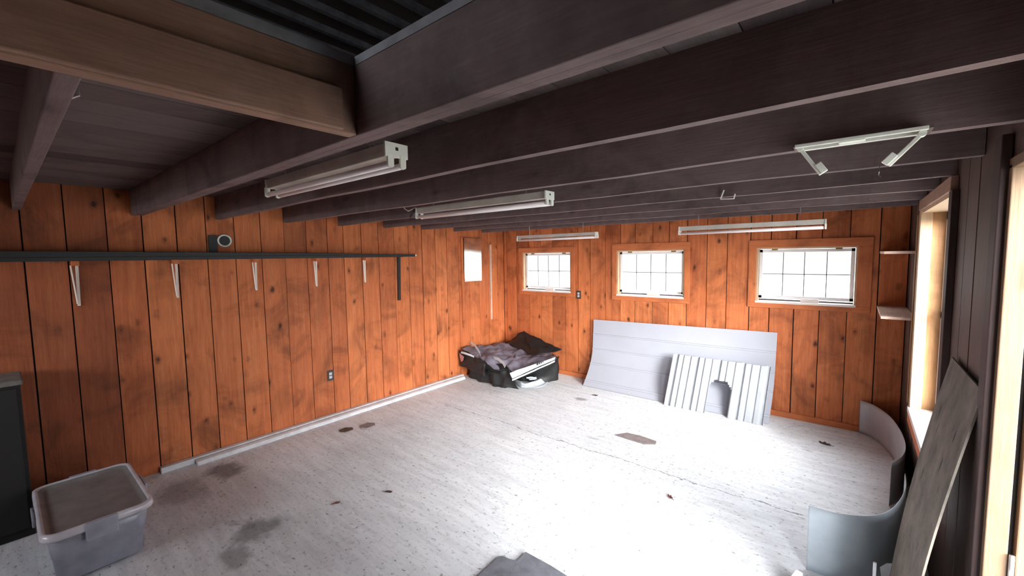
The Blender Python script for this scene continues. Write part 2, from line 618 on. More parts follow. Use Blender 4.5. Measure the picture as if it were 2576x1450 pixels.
# ------------------------------------------------------------------ room shell
ZJ, ZD = 2.206, 2.412
LG = [-8.0, -7.78, -7.56, -7.33, -7.11, -6.88, -6.66, -6.43, -6.21, -5.98, -5.76, -5.53, -5.31, -5.09, -4.866, -4.647, -4.421, -4.201, -3.977,
      -3.745, -3.524, -3.297, -3.061, -2.869, -2.644, -2.408, -2.18, -1.955, -1.73, -1.50, -1.28, -1.05, -0.83, -0.61, -0.39, -0.17, 0.0]
FG = [0.0, 0.06, 0.273, 0.53, 0.767, 0.979, 1.211, 1.433, 1.638, 1.879, 2.10, 2.315, 2.551, 2.763, 2.986, 3.219, 3.439, 3.681, 3.88, 4.11, 4.336, 4.561, 4.79, 5.0]
W1 = (0.405, 1.318, 1.265, 1.885)
W2 = (2.050, 2.960, 1.265, 1.885)
W3 = (3.742, 4.630, 1.270, 1.885)
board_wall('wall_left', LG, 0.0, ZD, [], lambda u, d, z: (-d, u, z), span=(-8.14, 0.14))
board_wall('wall_far', FG, 0.0, ZD, [W1, W2, W3], lambda u, d, z: (u, d, z), span=(-0.02, 5.03))
RG = [-8.0 + 0.2235 * i for i in range(36)] + [0.0]
RG = [g for g in RG if g < -0.05 or g == 0.0]
W4 = (-2.36, -1.06, 0.61, 2.125)
DR = (-4.33, -3.35, 0.0, 2.12)
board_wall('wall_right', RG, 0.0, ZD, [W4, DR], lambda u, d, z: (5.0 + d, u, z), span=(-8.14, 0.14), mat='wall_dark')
ADDED_W5 = (0.25, 1.75, 1.3, 2.05)  # opening added behind the camera to light the ceiling beams
ADDED_W6 = (1.9, 3.3, 2.85, 3.6)  # opening added in the gable to light the loft
board_wall('wall_back', [0.22 * i for i in range(23)] + [5.0], 0.0, ZD, [ADDED_W5, ADDED_W6], lambda u, d, z: (u, -8.0 - d, z), span=(-0.02, 5.03))

struct(MB().box((-0.14, -8.14, -0.12), (5.14, 0.14, 0.0)).build('floor', 'floor'))
# loft deck with the stair opening, and the roof above it
OX, OY = 3.42, -4.71
mb = MB()
x = 0.0
while x < 5.0:
    x2 = min(x + 0.19, 5.0)
    bd = (random.random(), random.random())
    for (a, b, c, d) in subtract([(x, x2 - 0.004, -8.0, 0.0)], (OX - 0.02, 5.0, -7.4, OY + 0.01)):
        mb.box((a, c, ZD), (b, d, ZD + 0.022), 0, bd)
    x = x2
mb.box((OX - 0.025, -7.4, ZD), (OX, OY, ZD + 0.03), 1)
mb.box((OX - 0.02, OY, ZD), (5.0, OY + 0.03, ZD + 0.025), 1)
struct(mb.build('ceiling', ['deck', 'deck_edge'], board=True))
mb = MB()
mb.box((-0.14, -8.14, 4.0), (5.14, 0.14, 4.1), 0)
for i in range(16):
    xx = 0.35 + i * 0.31
    mb.box((xx, -8.0, 3.94), (xx + 0.05, 0.0, 4.0), 1)
struct(mb.build('ceiling_loft', ['deck', 'deck_edge'], board=True))
struct(MB().box((-30, -30, -0.35), (35, 40, -0.3)).build('floor_outside', 'ground'))
# sill plate along the bottom of the far wall
struct(MB().box((0.0, -0.022, 0.0), (5.0, 0.0, 0.062)).build('baseboard_far', 'casing', bevel=0.003))

# ------------------------------------------------------------------ windows of the far wall


def far_window(name, W, cas):
    x0, x1, z0, z1 = W
    cx0, cx1, cz0, cz1 = cas
    r = sroot(name, ((x0 + x1) / 2, 0, z0))
    mb = MB()
    t = 0.02
    mb.box((cx0, -t, z1 - 0.002), (cx1, 0, cz1))
    mb.box((cx0, -t, cz0), (cx1, 0, z0 + 0.004))
    mb.build('casing', 'casing', r, bevel=0.003)
    mb = MB()
    mb.box((cx0, -t + 0.002, z0 + 0.004), (x0 + 0.002, 0, z1 - 0.002))
    mb.box((x1 - 0.002, -t + 0.002, z0 + 0.004), (cx1, 0, z1 - 0.002))
    mb.build('side_casing', 'casing_z', r, bevel=0.003)
    mb = MB()
    mb.box((x0, -0.006, z0), (x0 + 0.018, 0.14, z1))
    mb.box((x1 - 0.018, -0.006, z0), (x1, 0.14, z1))
    mb.box((x0, 0.0, z1 - 0.018), (x1, 0.14, z1))
    mb.build('jamb', 'raw', r)
    MB().box((x0, -0.026, z0 - 0.004), (x1, 0.15, z0 + 0.018)).build('sill', 'sill', r, bevel=0.003)
    # top hinged sash
    a, b, c, d = x0 + 0.022, x1 - 0.022, z0 + 0.045, z1 - 0.022
    y0, y1 = 0.055, 0.085
    fwid = 0.034
    mb = MB()
    mb.box((a, y0, c), (a + fwid, y1, d))
    mb.box((b - fwid, y0, c), (b, y1, d))
    mb.box((a, y0, d - fwid), (b, y1, d))
    mb.box((a, y0, c), (b, y1, c + fwid))
    s = mb.build('sash', 'vinyl', r, bevel=0.003)
    mb = MB()
    for k in (1, 2, 3):
        xx = a + fwid + (b - a - 2 * fwid) * k / 4
        mb.box((xx - 0.004, y0 + 0.010, c + fwid), (xx + 0.004, y0 + 0.02, d - fwid))
    zz = (c + d) / 2
    mb.box((a + fwid, y0 + 0.010, zz - 0.004), (b - fwid, y0 + 0.02, zz + 0.004))
    mb.build('window_grid', 'grid', s)
    MB().poly([(a + fwid, y0 + 0.022, c + fwid), (b - fwid, y0 + 0.022, c + fwid), (b - fwid, y0 + 0.022, d - fwid), (a + fwid, y0 + 0.022, d - fwid)]).build('glass', 'glass', s, fix=False)
    for xx in (a + 0.12, b - 0.16):
        MB().box((xx, 0.035, d - 0.012), (xx + 0.055, 0.056, d + 0.016)).build('hinge', 'brass', r, bevel=0.002)
    MB().box((a + 0.40, 0.02, z0 + 0.018), (a + 0.56, 0.056, c + 0.012)).build('latch_block', 'sill', r, bevel=0.003)
    # dark weather strip under the sash
    MB().box((a, 0.09, z0 + 0.018), (b, 0.11, c - 0.012)).build('weather_strip', 'plate', r)


far_window('window_1', W1, (0.33, 1.385, 1.205, 1.955))
far_window('window_2', W2, (1.985, 3.025, 1.205, 1.975))
far_window('window_3', W3, (3.668, 4.742, 1.215, 1.968))

# unseen windows added behind the camera for fill light, one in the loft gable
for nm, (a, b, c, d) in (('added_window_low', ADDED_W5), ('added_window_loft', ADDED_W6)):
    r = sroot(nm, ((a + b) / 2, -8.0, c))
    mb = MB()
    for (p, q, u, v) in ((a, a + 0.05, c, d), (b - 0.05, b, c, d), (a, b, c, c + 0.05), (a, b, d - 0.05, d), ((a + b) / 2 - 0.03, (a + b) / 2 + 0.03, c, d)):
        mb.box((p, -8.10, u), (q, -8.05, v))
    mb.build('sash', 'vinyl', r)
    MB().poly([(a + 0.04, -8.08, c + 0.04), (b - 0.04, -8.08, c + 0.04), (b - 0.04, -8.08, d - 0.04), (a + 0.04, -8.08, d - 0.04)]).build('glass', 'glass', r, fix=False)

# right wall window
r = sroot('window_4', (5.0, -1.71, 0.61))
y0, y1, z0, z1 = W4
mb = MB()
mb.box((4.975, y1 - 0.03, z0), (5.04, y1 + 0.06, z1 + 0.03))
mb.build('jamb_casing', 'raw', r, bevel=0.003)
mb = MB()
mb.box((5.04, y1 - 0.02, z0), (5.14, y1, z1))
mb.box((5.0, y0, z0), (5.14, y0 + 0.02, z1))
mb.build('jamb', 'jamb', r)
MB().box((4.985, y0, z1 - 0.02), (5.14, y1, z1)).build('head_jamb', 'raw', r)
MB().box((4.97, y0 - 0.03, z1), (5.0, y1 + 0.06, z1 + 0.075)).build('head_casing', 'joist_y', r, bevel=0.003)
MB().box((4.972, y0 - 0.08, z0), (5.0, y0 + 0.01, z1)).build('side_casing', 'wall_dark', r, bevel=0.003)
MB().box((4.965, y0 - 0.02, z0 - 0.02), (5.15, y1 + 0.02, z0 + 0.02)).build('sill', 'sill', r, bevel=0.004)
MB().box((4.972, y0 - 0.08, z0 - 0.11), (5.0, y1 + 0.06, z0 - 0.02)).build('apron', 'casing', r, bevel=0.003)
mb = MB()
for (a, b, c, d) in ((y0 + 0.02, y0 + 0.075, z0 + 0.02, z1 - 0.02), (y1 - 0.075, y1 - 0.02, z0 + 0.02, z1 - 0.02),
                     (y0 + 0.02, y1 - 0.02, z0 + 0.02, z0 + 0.08), (y0 + 0.02, y1 - 0.02, z1 - 0.08, z1 - 0.02), (y0 + 0.02, y1 - 0.02, 1.33, 1.38)):
    mb.box((5.112, a, c), (5.145, b, d))
s = mb.build('sash', 'vinyl', r, bevel=0.003)
MB().poly([(5.13, y0 + 0.07, z0 + 0.08), (5.13, y1 - 0.07, z0 + 0.08), (5.13, y1 - 0.07, z1 - 0.08), (5.13, y0 + 0.07, z1 - 0.08)]).build('glass', 'glass', s, fix=False)

# doorway in the right wall, door swung outwards
r = sroot('door_1', (5.0, -3.35, 0.0))
mb = MB()
mb.box((4.992, -3.385, 0.0), (5.045, -3.35, 2.10))
mb.box((4.992, -4.33, 0.0), (5.045, -4.295, 2.10))
mb.build('jamb', 'door_wood', r, bevel=0.003)
MB().box((4.992, -4.33, 2.085), (5.14, -3.35, 2.12)).build('head_jamb', 'door_wood', r, bevel=0.003)
MB().box((4.972, -3.35, 0.0), (4.998, -3.262, 2.2)).build('casing', 'wall_dark', r, bevel=0.003)
mb = MB().box((5.062, -3.385, 0.03), (5.95, -3.345, 2.07))
dl = mb.build('door_leaf', 'door_wood', r, bevel=0.004)
for zz in (0.78, 1.75):
    MB().tube([(5.053, -3.392, zz - 0.045), (5.053, -3.392, zz + 0.045)], 0.007).build('hinge', 'steel', dl, smooth=True)

# ------------------------------------------------------------------ joists
JY = [-4.10 + 0.5975 * k for k in range(7)]
names = ['nearest the stair opening, the seventh from the far windows', 'sixth from the far windows, with the white folding bracket under it', 'fifth from the far windows',
         'fourth from the far windows, with a small bent bracket on it', 'third from the far windows', 'second from the far windows', 'closest to the far window wall']
for k, yy in enumerate(JY):
    mb = MB()
    y0 = yy - 0.021
    n = 12
    secs = []
    for i in range(n + 1):
        xx = 5.0 * i / n
        wv = 0.003 * math.sin(i * 1.7 + k * 2.1)
        dy = 0.02 * math.sin(math.pi * i / n) * (1 if k % 2 else -1) * 0.4 - 0.03 * (i / n if k == 0 else 0)
        secs.append([(xx, y0 + dy, ZJ + wv), (xx, y0 + 0.042 + dy, ZJ + wv), (xx, y0 + 0.042 + dy, ZD), (xx, y0 + dy, ZD)])
    mb.grid(secs, closed=True)
    mb.face([3, 2, 1, 0])
    b = n * 4
    mb.face([b, b + 1, b + 2, b + 3])
    o = mb.build('ceiling_joist', 'joist', origin=(2.5, yy, ZD))
    tag(o, 'dark stained ceiling joist, ' + names[k], 'joist', 'ceiling joists over the room')
for yy, lab in ((-5.32, 'short dark joist left of the stair opening, nearer the header'), (-5.92, 'short dark joist left of the stair opening, nearer the camera')):
    o = MB().box((0.0, yy - 0.02, ZJ), (OX - 0.045, yy + 0.02, ZD)).build('ceiling_joist', 'joist', bevel=0.003)
    tag(o, lab, 'joist', 'short joists beside the stair opening')
mb = MB().box((0.0, OY, ZJ), (5.0, OY + 0.038, ZD)).box((0.0, OY + 0.041, ZJ + 0.004), (5.0, OY + 0.079, ZD))
tag(mb.build('header_beam', 'joist', bevel=0.004), 'doubled dark header beam crossing the room at the stair opening', 'beam')
t = thing('trimmer_beam', (OX, -6.0, ZJ), 'reddish brown trimmer beam edging the stair opening and meeting the header', 'beam')
MB().box((OX - 0.042, -7.9, ZJ), (OX, OY, ZD)).build('beam_board', 'joist_y', t, bevel=0.004)
MB().box((OX, -7.9, ZJ + 0.004), (OX + 0.018, OY - 0.05, 2.33)).build('ledger_strip', 'joist_y', t, bevel=0.004)

# ------------------------------------------------------------------ fluorescent lamps


def lamp(xl, xr, y, zt, hang, label, plate=True, wid=0.11, h=0.10):
    """two tube strip light along X; zt = top of the channel"""
    t = thing('fluorescent_light', ((xl + xr) / 2, y, zt), label, 'lamp', 'fluorescent shop lights')
    zc = zt - h * 0.5
    mb = MB()
    mb.prism([(xl, y - wid * 0.33, zt), (xl, y + wid * 0.33, zt), (xl, y + wid * 0.27, zc), (xl, y - wid * 0.27, zc)], (xr - xl, 0, 0))
    mb.build('channel', 'grime_metal', t, bevel=0.003)
    zb = zt - h
    for sy in (-1, 1):
        yy = y + sy * wid * 0.27
        MB().tube([(xl + 0.02, yy, zb + 0.013), (xr - 0.01, yy, zb + 0.013)], 0.0135, 14).build('fluorescent_tube', 'tube', t, smooth=True)
    for xx, d in ((xr, 0.010), (xl, -0.010)):
        mb = MB()
        if d > 0 and plate:
            a, b = y - wid / 2, y + wid / 2
            zz = zt - h * 0.58
            mb.prism([(xx, a, zt), (xx, b, zt), (xx, b, zz), (xx, a, zz)], (d, 0, 0))
        else:
            mb.prism([(xx, y - wid * 0.36, zt), (xx, y + wid * 0.36, zt), (xx, y + wid * 0.36, zc), (xx, y - wid * 0.36, zc)], (d, 0, 0))
        e = mb.build('end_plate', 'white_metal', t, bevel=0.001)
        for sy in (-1, 1):
            yy = y + sy * wid * 0.27
            rr = wid * 0.13
            pts = [(xx, yy - rr, zc + 0.004), (xx, yy + rr, zc + 0.004)]
            for q in range(9):
                an = math.pi * q / 8
                pts.append((xx, yy + rr * math.cos(an), zb + rr * 0.6 - rr * math.sin(an) * 0.7))
            MB().prism(pts, (d * 1.15, 0, 0)).build('lamp_holder', 'white_metal', e, bevel=0.001)
        if d > 0 and plate:
            MB().box((xx + d, y - 0.006, zt - h * 0.30), (xx + d + 0.001, y + 0.007, zt - h * 0.17)).build('knockout_hole', 'slot', e)
    for xx in (xl + 0.18, xr - 0.18):
        MB().tube([(xx, y, zt), (xx, y, hang)], 0.003, 6).build('hanger_wire', 'steel', t)
    return t


lamp(1.93, 3.14, -4.37, 2.296, ZD, 'two tube fluorescent light nearest the stair opening, its white end plate facing the camera')
lamp(1.78, 3.08, -3.17, 2.24, ZD, 'fluorescent light in the middle of the ceiling, second nearest the camera', wid=0.10, h=0.09)
lamp(1.00, 2.185, -0.85, 2.105, ZD, 'fluorescent light hanging in front of the leftmost far window', plate=False, wid=0.10, h=0.075)
lamp(3.17, 4.395, -0.85, 2.112, ZD, 'fluorescent light hanging between the two right-hand far windows', plate=False, wid=0.10, h=0.085)
t = thing('cord_plug', (1.66, -3.17, 2.19), 'black cord plug hanging at the left end of the middle fluorescent light', 'plug')
MB().tube([(1.725, -3.17, 2.235), (1.69, -3.17, 2.20), (1.66, -3.17, 2.175)], 0.014, 10).build('plug_body', 'plate', t, smooth=True)
MB().tube([(1.762, -3.17, 2.238), (1.72, -3.17, 2.245), (1.64, -3.18, 2.225), (1.60, -3.19, 2.25), (1.60, -3.19, 2.41)], 0.005, 8).build('cord', 'bracket', t, smooth=True)

# white folding bracket under the second joist
t = thing('ceiling_bracket', (4.61, -3.56, 2.2), 'white metal bracket with two folding arms under the joist at upper right', 'bracket')
BY = -3.60
MB().bar((4.437, BY - 0.012, 2.203), (4.778, BY - 0.012, 2.203), 0.014, 0.012).build('front_rail', 'white_metal', t, bevel=0.002)
MB().bar((4.445, BY + 0.018, 2.196), (4.765, BY + 0.018, 2.196), 0.014, 0.012).build('rear_rail', 'white_metal', t, bevel=0.002)
MB().box((4.56, BY - 0.018, 2.193), (4.63, BY + 0.024, 2.20)).build('bridge_plate', 'white_metal', t, bevel=0.002)
for p, q, s1 in (((4.452, BY, 2.196), (4.515, BY, 2.098), 1), ((4.765, BY, 2.19), (4.690, BY, 2.103), -1)):
    a = MB().bar(p, q, 0.012, 0.014, (0, 1, 0)).build('arm', 'white_metal', t, bevel=0.002)
    p2 = Vector(p).lerp(Vector(q), 0.68)
    MB().bar(p2 + Vector((s1 * 0.010, -0.006, 0.006)), Vector(q) + Vector((s1 * 0.011, -0.006, 0.006)), 0.020, 0.014, (0, 1, 0)).build('end_block', 'white_metal', a, bevel=0.002)
    MB().tube([Vector(p) + Vector((0, -0.012, 0)), Vector(p) + Vector((0, 0.014, 0))], 0.010, 12).build('pivot', 'white_metal', t)
MB().box((4.43, -3.60, 2.204), (4.79, -3.50, 2.212)).build('mount_plate', 'joist', t)

# small bent bracket on a joist and a wire hook
t = thing('small_ceiling_bracket', (4.0, -2.33, 2.19), 'small white U shaped metal bracket screwed to a ceiling joist', 'bracket')
mb = MB()
mb.bar((3.925, -2.36, 2.245), (3.905, -2.36, 2.188), 0.022, 0.003, (1, 0, 0.2))
mb.bar((3.905, -2.36, 2.188), (3.985, -2.36, 2.183), 0.022, 0.003, (0, 0, 1))
mb.bar((3.985, -2.36, 2.183), (3.992, -2.36, 2.213), 0.022, 0.003, (1, 0, 0.2))
mb.build('bracket_strap', 'white_metal', t)
tag(MB().tube([(4.685, -2.875, ZJ + 0.03), (4.685, -2.925, 2.20), (4.685, -2.93, 2.18), (4.685, -2.92, 2.165), (4.69, -2.93, 2.158)], 0.0025, 6).build('wire_hook', 'steel'),
    'thin wire hook hanging below the white folding bracket', 'hook')
tag(MB().tube([(2.9, -5.26, ZD), (2.9, -5.26, 2.30), (2.91, -5.28, 2.285), (2.93, -5.29, 2.295)], 0.006, 6).build('screw_hook', 'steel'),
    'small metal hook in the dark ceiling at upper left', 'hook')

# ------------------------------------------------------------------ left wall things
t = thing('wall_shelf', (0.1, -4.5, 1.85), 'long black wall shelf running along the left wall', 'shelf')
MB().box((0.002, -8.0, 1.838), (0.17, -2.15, 1.868)).build('shelf_board', 'black_metal', t, bevel=0.003)
MB().prism([(0.15, -8.0, 1.868), (0.15, -2.2, 1.868), (0.15, -3.3, 1.892), (0.15, -5.0, 1.91), (0.15, -8.0, 1.93)], (0.02, 0, 0)).build('front_lip', 'black_metal', t, bevel=0.003)
t2 = thing('support_rail', (0.02, -2.1, 1.85), 'black T shaped steel rail at the right end of the long shelf', 'rail')
MB().bar((0.03, -2.15, 1.857), (0.03, -1.88, 1.857), 0.03, 0.032).build('cross_bar', 'black_metal', t2, bevel=0.002)
MB().bar((0.03, -1.88, 1.857), (0.03, -1.855, 1.857), 0.022, 0.024).build('white_end_cap', 'white_metal', t2, bevel=0.002)['label'] = 'white end cap'
MB().bar((0.018, -2.125, 1.845), (0.018, -2.140, 1.275), 0.034, 0.03, (1, 0, 0)).build('upright_bar', 'black_metal', t2, bevel=0.002)
bl = ['leftmost, above the storage tote', 'second from the left', 'third from the left, in the middle', 'fourth from the left', 'rightmost, next to the black upright rail']
for k, (yy, hgt) in enumerate(((-5.06, 0.31), (-4.45, 0.30), (-3.82, 0.28), (-3.215, 0.28), (-2.62, 0.27))):
    t = thing('shelf_bracket', (0.0, yy, 1.5), 'pale tapered metal bracket under the black shelf, ' + bl[k], 'bracket', 'brackets under the black shelf')
    zt = 1.805
    zb = zt - hgt
    MB().bar((0.006, yy + 0.012, zt), (0.006, yy + 0.006, zb), 0.017, 0.010, (1, 0, 0)).build('wall_leg', 'bracket', t, bevel=0.002)
    MB().bar((0.030, yy - 0.024, zt), (0.008, yy - 0.002, zb + 0.015), 0.009, 0.012, (1, 0, 0)).build('brace_leg', 'bracket', t, bevel=0.002)
    MB().box((0.0, yy - 0.02, zt - 0.002), (0.08, yy + 0.02, zt + 0.033)).build('top_plate', 'casing', t)

t = thing('wall_ring', (0.0, -4.06, 2.0), 'white ring around a dark round opening high on the left wall', 'ring')
mb = MB()
rows = []
for i in range(33):
    a = 2 * math.pi * i / 32
    rows.append([(0.012 + 0.012 * math.sin(b), -4.063 + (0.052 + 0.008 * math.cos(b)) * math.cos(a), 2.012 + (0.052 + 0.008 * math.cos(b)) * math.sin(a)) for b in [2 * math.pi * j / 8 for j in range(8)]])
mb.grid(rows, closed=True)
mb.build('ring_rim', 'white_metal', t, smooth=True)
MB().tube([(0.001, -4.063, 2.012), (0.014, -4.063, 2.012)], 0.05, 28).build('dark_disc', 'black_metal', t)
tag(MB().box((0.0, -4.19, 1.9), (0.012, -4.12, 2.06)).build('dark_wall_smudge', 'black_metal', bevel=0.002), 'small dark smudge on the left wall beside the white ring', 'plate')  # thin dark box stands in for a smudge on the boards


def outlet(name, c, ax, label):
    t = thing(name, c, label, 'outlet')
    x, y, z = c

    def P(u, d, w):
        return (x + d, y + u, z + w) if ax == 'x' else (x + u, y - d, z + w)
    MB().box(P(-0.037, 0.0, -0.06), P(0.037, 0.006, 0.06)).build('cover_plate', 'plate', t, bevel=0.002)
    for w in (0.02, -0.02):
        rr = MB().box(P(-0.017, 0.006, w - 0.015), P(0.017, 0.009, w + 0.015)).build('receptacle', 'receptacle', t, bevel=0.003)
        mb = MB()
        mb.box(P(-0.008, 0.009, w - 0.004), P(-0.005, 0.0095, w + 0.008))
        mb.box(P(0.005, 0.009, w - 0.004), P(0.008, 0.0095, w + 0.008))
        mb.build('slots', 'slot', rr)


outlet('wall_outlet', (0.0, -3.10, 0.495), 'x', 'double outlet with dark cover low on the left wall')
outlet('wall_outlet', (1.445, -0.0, 1.243), 'y', 'double outlet with dark cover right of the leftmost far window')

# mirror and battens
t = thing('wall_mirror', (0.0, -0.76, 1.45), 'small frameless mirror high on the left wall near the corner', 'mirror')
mb = MB()
mb.prism([(0.036, -0.965, 2.115), (0.036, -0.59, 2.105), (0.007, -0.565, 1.448), (0.007, -0.94, 1.448)], (0.004, 0, 0))
mb.build('mirror_pane', 'mirror', t)
mb = MB()
mb.prism([(0.0, -0.94, 1.46), (0.006, -0.94, 1.46), (0.034, -0.94, 2.10), (0.0, -0.94, 2.10)], (0, 0.36, 0))
mb.build('backing_board', 'plate', t)
for yy, a, b, m, lab in ((-0.985, 0.78, 2.12, 'casing_z', 'thin wooden batten left of the mirror'), (-0.35, 0.80, 2.02, 'shelf_wood', 'thin pale batten right of the mirror near the corner')):
    tag(MB().box((0.0, yy - 0.014, a), (0.022, yy + 0.014, b)).build('wall_batten', m, bevel=0.002), lab, 'batten', 'battens beside the mirror')

# long white trim strips along the wall base
tag(MB().box((0.004, -4.66, 0.0), (0.062, -1.05, 0.050)).build('trim_strip', 'pvc', bevel=0.006), 'long white trim strip lying against the base of the left wall', 'trim strip', 'white strips on the floor')
mb = MB()
pr = [(0, 0), (0.062, 0), (0.062, 0.012), (0.050, 0.034), (0.02, 0.042), (0.0, 0.042)]
mb.prism([(0.078 + a, -4.42, b) for a, b in pr], (0.004, 3.32, 0))
tag(mb.build('trim_strip', 'pvc', bevel=0.003), 'long white trim strip on the floor, the one farther out from the wall', 'trim strip', 'white strips on the floor')

# dark panel at the left edge
t = thing('low_cabinet', (0.2, -5.9, 0.0), 'dark cabinet with a pale top standing against the left wall at the left edge', 'cabinet')
MB().box((0.03, -6.5, 0.0), (0.385, -5.39, 1.030)).build('body', 'cabinet', t, bevel=0.004)
MB().box((0.026, -6.52, 1.030), (0.40, -5.378, 1.062)).build('top_board', 'cab_top', t, bevel=0.006)['label'] = 'pale worn top board'
for ya, yb in ((-6.48, -5.96), (-5.94, -5.41)):
    d_ = MB().box((0.385, ya, 0.06), (0.40, yb, 1.01)).build('door', 'cabinet', t, bevel=0.003)
    MB().tube([(0.41, yb - 0.05 if yb < -5.9 else ya + 0.05, 0.62), (0.41, yb - 0.05 if yb < -5.9 else ya + 0.05, 0.72)], 0.006, 8).build('handle', 'black_metal', d_)

# ------------------------------------------------------------------ storage tote
t = thing('storage_tote', (0.86, -5.15, 0.0), 'translucent plastic storage tote with a lid on the floor at lower left', 'tote')


def rrect(cx, cy, hx, hy, r, z, k=6):
    pts = []
    for (sx, sy, a0) in ((1, 1, 0), (-1, 1, 90), (-1, -1, 180), (1, -1, 270)):
        for j in range(k + 1):
            a = math.radians(a0 + 90 * j / k)
            pts.append((cx + sx * (hx - r) + r * math.cos(a), cy + sy * (hy - r) + r * math.sin(a), z))
    return pts


TC = (0.865, -5.15)
rows = [rrect(*TC, 0.325, 0.175, 0.05, 0.004), rrect(*TC, 0.345, 0.190, 0.06, 0.02), rrect(*TC, 0.360, 0.200, 0.06, 0.16), rrect(*TC, 0.368, 0.204, 0.06, 0.165), rrect(*TC, 0.385, 0.215, 0.06, 0.30)]
mb = MB().grid(rows, closed=True)
mb.face(range(len(rows[0])))
mb.build('tub', 'tote', t, smooth=True, solid=0.003)
rows = [rrect(*TC, 0.385, 0.215, 0.06, 0.295), rrect(*TC, 0.415, 0.238, 0.07, 0.298), rrect(*TC, 0.420, 0.243, 0.07, 0.31), rrect(*TC, 0.415, 0.240, 0.07, 0.338),
        rrect(*TC, 0.400, 0.226, 0.065, 0.342), rrect(*TC, 0.392, 0.218, 0.06, 0.333)]
lid = MB().grid(rows, closed=True).build('lid', 'tote_rim', t, smooth=True)
lid['label'] = 'pale lid rim'
rows = [rrect(*TC, 0.392, 0.218, 0.06, 0.333), rrect(*TC, 0.375, 0.203, 0.05, 0.318), rrect(*TC, 0.36, 0.19, 0.05, 0.316), rrect(*TC, 0.2, 0.09, 0.04, 0.322), rrect(*TC, 0.05, 0.02, 0.02, 0.324)]
mb = MB().grid(rows, closed=True)
mb.face(range(len(mb.v) - 28, len(mb.v)))
mb.build('lid_panel', 'tote_lid', lid, smooth=True)
for sx in (-1, 1):
    mb = MB().box((TC[0] + sx * 0.418 - 0.012, TC[1] - 0.07, 0.235), (TC[0] + sx * 0.418 + 0.012, TC[1] + 0.07, 0.345))
    mb.build('latch', 'tote', t, bevel=0.008)
mb = MB().box((TC[0] + 0.395, TC[1] + 0.0, 0.225), (TC[0] + 0.402, TC[1] + 0.05, 0.24))
for yy in (-0.252, 0.252):
    MB().box((TC[0] - 0.10, TC[1] + yy - 0.006, 0.285), (TC[0] + 0.10, TC[1] + yy + 0.006, 0.335)).build('handle', 'tote', t, bevel=0.005)

# ------------------------------------------------------------------ steel sheets on the far wall
mb = MB()
prof = []
for i in range(41):
    s_ = i / 40
    z = 0.90 * (1 - s_)
    y = -0.045 - 0.03 * s_ - 0.25 * max(0, (s_ - 0.45) / 0.55) ** 1.9
    prof.append((y, z))
ribs = (0.235, 0.47, 0.69, 0.93)
P2 = []
for (y, z) in prof:
    s_ = 1 - z / 0.90
    P2.append((y, z))
extra = []
for rb in ribs:
    for ds, dy in ((-0.012, 0), (-0.008, -0.010), (0.008, -0.010), (0.012, 0.0)):
        s_ = rb + ds
        z = 0.90 * (1 - s_)
        y = -0.045 - 0.03 * s_ - 0.25 * max(0, (s_ - 0.45) / 0.55) ** 1.9 + dy
        extra.append((y, z))
allp = [q for q in P2 if all(abs((1 - q[1] / 0.90) - rb) > 0.013 for rb in ribs)] + extra
allp.sort(key=lambda q: -q[1])
allp.append((-0.345, 0.0015))
rows = []
for i in range(25):
    xx = 1.70 + (3.955 - 1.70) * i / 24
    lift = 0.045 * (i / 24)
    rows.append([(xx + 0.02 * z, y, z * (1 + lift / 0.9) + 0.0015) for (y, z) in allp])
mb.grid(rows)
o = mb.build('steel_sheet', 'panel', solid=0.002, fix=False)
tag(o, 'large pale lilac metal sheet leaning under the far windows, its foot curling outwards', 'metal sheet')

# small ribbed sheet with an arched cut-out
t = thing('ribbed_sheet', (3.39, -0.38, 0.0), 'short white ribbed metal panel with an arched cut-out leaning on the larger sheet', 'metal panel')
x0, x1 = 2.870, 3.915
N = 170
cutx0, cutx1, cutz = 3.33, 3.565, 0.26
rows = []
major = [0.045, 0.275, 0.51, 0.745, 0.975]
wX = x1 - x0


def rib(u):
    h = 0.0
    for mj in major:
        d = abs(u - mj)
        h = max(h, 0.026 * min(1, max(0, (0.024 - d) / 0.010)))
        for k in (0.072, 0.150):
            d2 = abs(u - mj - k)
            h = max(h, 0.014 * min(1, max(0, (0.013 - d2) / 0.006)))
    return h


mb = MB()
for i in range(N):
    ua, ub = i / N, (i + 1) / N
    for j in range(24):
        za, zb = 0.585 * j / 24, 0.585 * (j + 1) / 24
        xm, zm = x0 + wX * (ua + ub) / 2, (za + zb) / 2
        cc = (cutx0 + cutx1) / 2
        rr = (cutx1 - cutx0) / 2
        if cutx0 < xm < cutx1 and (zm < cutz or (xm - cc) ** 2 + (zm - cutz) ** 2 < rr * rr):
            continue
        q = []
        for (u, z) in ((ua, za), (ub, za), (ub, zb), (ua, zb)):
            yb = -0.42 + 0.235 * (z / 0.585)
            q.append((x0 + wX * u + 0.03 * (z / 0.585), yb + rib(u), z + 0.002))
        mb.poly(q)
import bmesh
o = mb.build('ribbed_face', 'ribbed', t, solid=0.0015, fix=False)
bm = bmesh.new()
bm.from_mesh(o.data)
bmesh.ops.remove_doubles(bm, verts=bm.verts, dist=0.0004)
bm.to_mesh(o.data)
bm.free()

# ------------------------------------------------------------------ curved metal strips by the right wall


